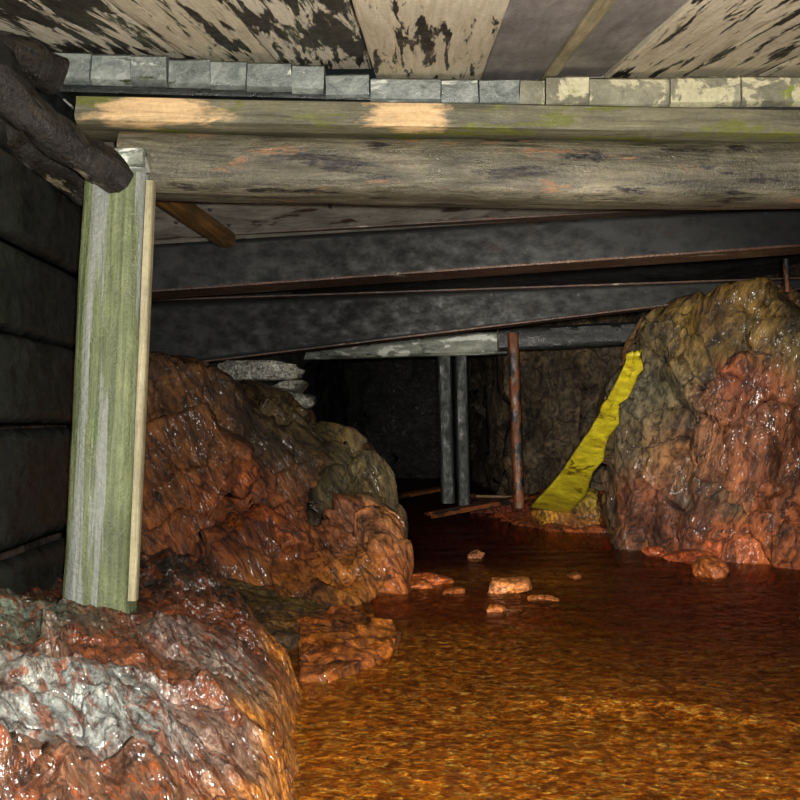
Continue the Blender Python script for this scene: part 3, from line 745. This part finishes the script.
o = bar('timber_beam', P(200, 343, 9.2), P(330, 338, 9.2), .2, .2, M['darkwood'], power=6, seed=23, rough=.01)
tag(o, 'black beam end left of the pale beam above the dark opening', 'beam')

# far posts
o = bar('timber_post', P(448, 503, 10.75), P(444, 352, 10.75), .15, .16, M['farpost'], power=5, seed=24, rough=.006, up=up)
tag(o, 'dim grey far post, left of the close pair', 'post')
o = bar('timber_post', P(464, 505, 10.7), P(461, 352, 10.7), .13, .14, M['farpost'], power=5, seed=25, rough=.006, up=up)
tag(o, 'dim grey far post, right of the close pair', 'post')
o = bar('timber_post', P(519, 508, 9.75), P(513, 333, 9.75), .10, .11, M['orangepost'], power=3.5, seed=26, rough=.006, up=up)
tag(o, 'slim rust orange post standing right of the far pair', 'post')
# drift boards on the far bank
o = bar('drift_board', P(388, 498, 10.6), P(440, 489, 11.6), .16, .04, M['orangepost'], power=8, seed=27, rough=.004)
tag(o, 'orange drift board left of the far pair of posts', 'board')
o = bar('drift_board', P(432, 515, 9.5), P(522, 498, 10.2), .16, .05, M['orangepost'], power=8, seed=28, rough=.006, endcut=.1)
tag(o, 'longer orange drift board slanting in front of the far posts', 'board')
o = bar('drift_board', P(476, 496, 11.2), P(522, 497, 11.2), .08, .03, M['brace'], power=8, seed=29, rough=.004)
tag(o, 'thin pale drift stick right behind the far pair of posts', 'board')
# thin hanging stick top right
o = bar('hanging_stick', P(786, 259, 5.9), P(787, 292, 5.9), .03, .03, M['orangepost'], power=3, seed=31, rough=.003, up=up)
tag(o, 'thin orange stick hanging below the first girder near the right edge', 'stick')

# yellow leaning board, ragged right edge
L0 = [(531,506),(560,474),(590,430),(612,392),(630,352)]
R0 = [(566,512),(583,492),(590,470),(601,458),(604,436),(616,420),(617,404),(627,396),(634,372),(640,366),(638,350)]
def interp_edge(E, t):
    E = np.array(E, float); y = E[0, 1]+(E[-1, 1]-E[0, 1])*t
    o_ = np.argsort(E[:, 1]); return np.interp(y, E[o_, 1], E[o_, 0]), y
V = []; n = 80; nw = 10
for i in range(n+1):
    t = i/n; d = 9.1-2.6*t**.6
    xl, yl = interp_edge(L0, t); xr, yr = interp_edge(R0, t)
    for j in range(nw+1):
        s = j/nw; p = P(xl-1+(xr+4-xl)*s, yl+(yr-yl)*s, d-.06*s+.03*abs((s*2.3+t*3) % 1-.5))
        V.append(p)
V = np.array(V); V[:, 1] += fbm(V*8, 5)*.03
F = [(i*(nw+1)+j, i*(nw+1)+j+1, (i+1)*(nw+1)+j+1, (i+1)*(nw+1)+j) for i in range(n) for j in range(nw)]
me = mesh_from('leaning_board', V, F); o = link('leaning_board', me, M['yellow'])
s_ = o.modifiers.new('t', 'SOLIDIFY'); s_.thickness = .03; s_.offset = -1
tag(o, 'bright yellow ragged board leaning against the left flank of the right outcrop', 'board')
SH = [blk([(532,510,9.1),(548,488,9.0),(575,484,8.9),(596,492,8.8),(602,512,8.7),(585,523,8.7),(540,522,8.9)], .7)]
SH[0] += [Vector((p.x, p.y, -.05)) for p in SH[0]]
o = rockmass('debris_heap', SH, .022, M['rock'], spots([(560,495,9.4,.15,'c0a020'),(590,495,9.0,.14,'a89828'),(550,505,9.0,.12,'b88a20'),(570,515,9.2,.2,'b4621e')]), lin('a8601e'), amp=.07, fs=.16, seed=8, fine=.03)
tag(o, 'small yellow and orange debris heap at the foot of the yellow board', 'debris')

# ================================================================== CAMERA, LIGHT
cam = bpy.data.cameras.new('camera'); cam.sensor_width = 36; cam.lens = 45; cam.clip_start = .05
co_ = bpy.data.objects.new('camera', cam); C.objects.link(co_)
co_.location = (0, 0, CAMZ); co_.rotation_euler = (math.pi/2+TH, 0, 0)
sc.camera = co_
def spot(name, loc, target, power, angle, blend, size, col):
    l = bpy.data.lights.new(name, 'SPOT'); l.energy = power; l.spot_size = math.radians(angle); l.spot_blend = blend
    l.shadow_soft_size = size; l.color = col
    o = bpy.data.objects.new(name, l); C.objects.link(o); o.location = loc
    o.rotation_euler = (Vector(target)-Vector(loc)).to_track_quat('-Z', 'Y').to_euler(); return o
spot('camera_flash', (.08, -.02, .935), (.05, 4, 1.15), 640, 150, .3, .025, (1, .96, .88))
spot('deep_fill', (-.05, -.04, .98), P(590, 450, 7), 1800, 32, .9, .03, (1, .93, .82))  # added fill spot, brightens the deep rocks where the flash falls off
w = bpy.data.worlds.new('world'); sc.world = w; w.use_nodes = True
w.node_tree.nodes['Background'].inputs[0].default_value = (.35, .42, .42, 1)
w.node_tree.nodes['Background'].inputs[1].default_value = .02
sc.view_settings.view_transform = 'Standard'; sc.view_settings.look = 'None'
sc.view_settings.gamma = 1; sc.view_settings.exposure = .4; sc.view_settings.use_curve_mapping = False
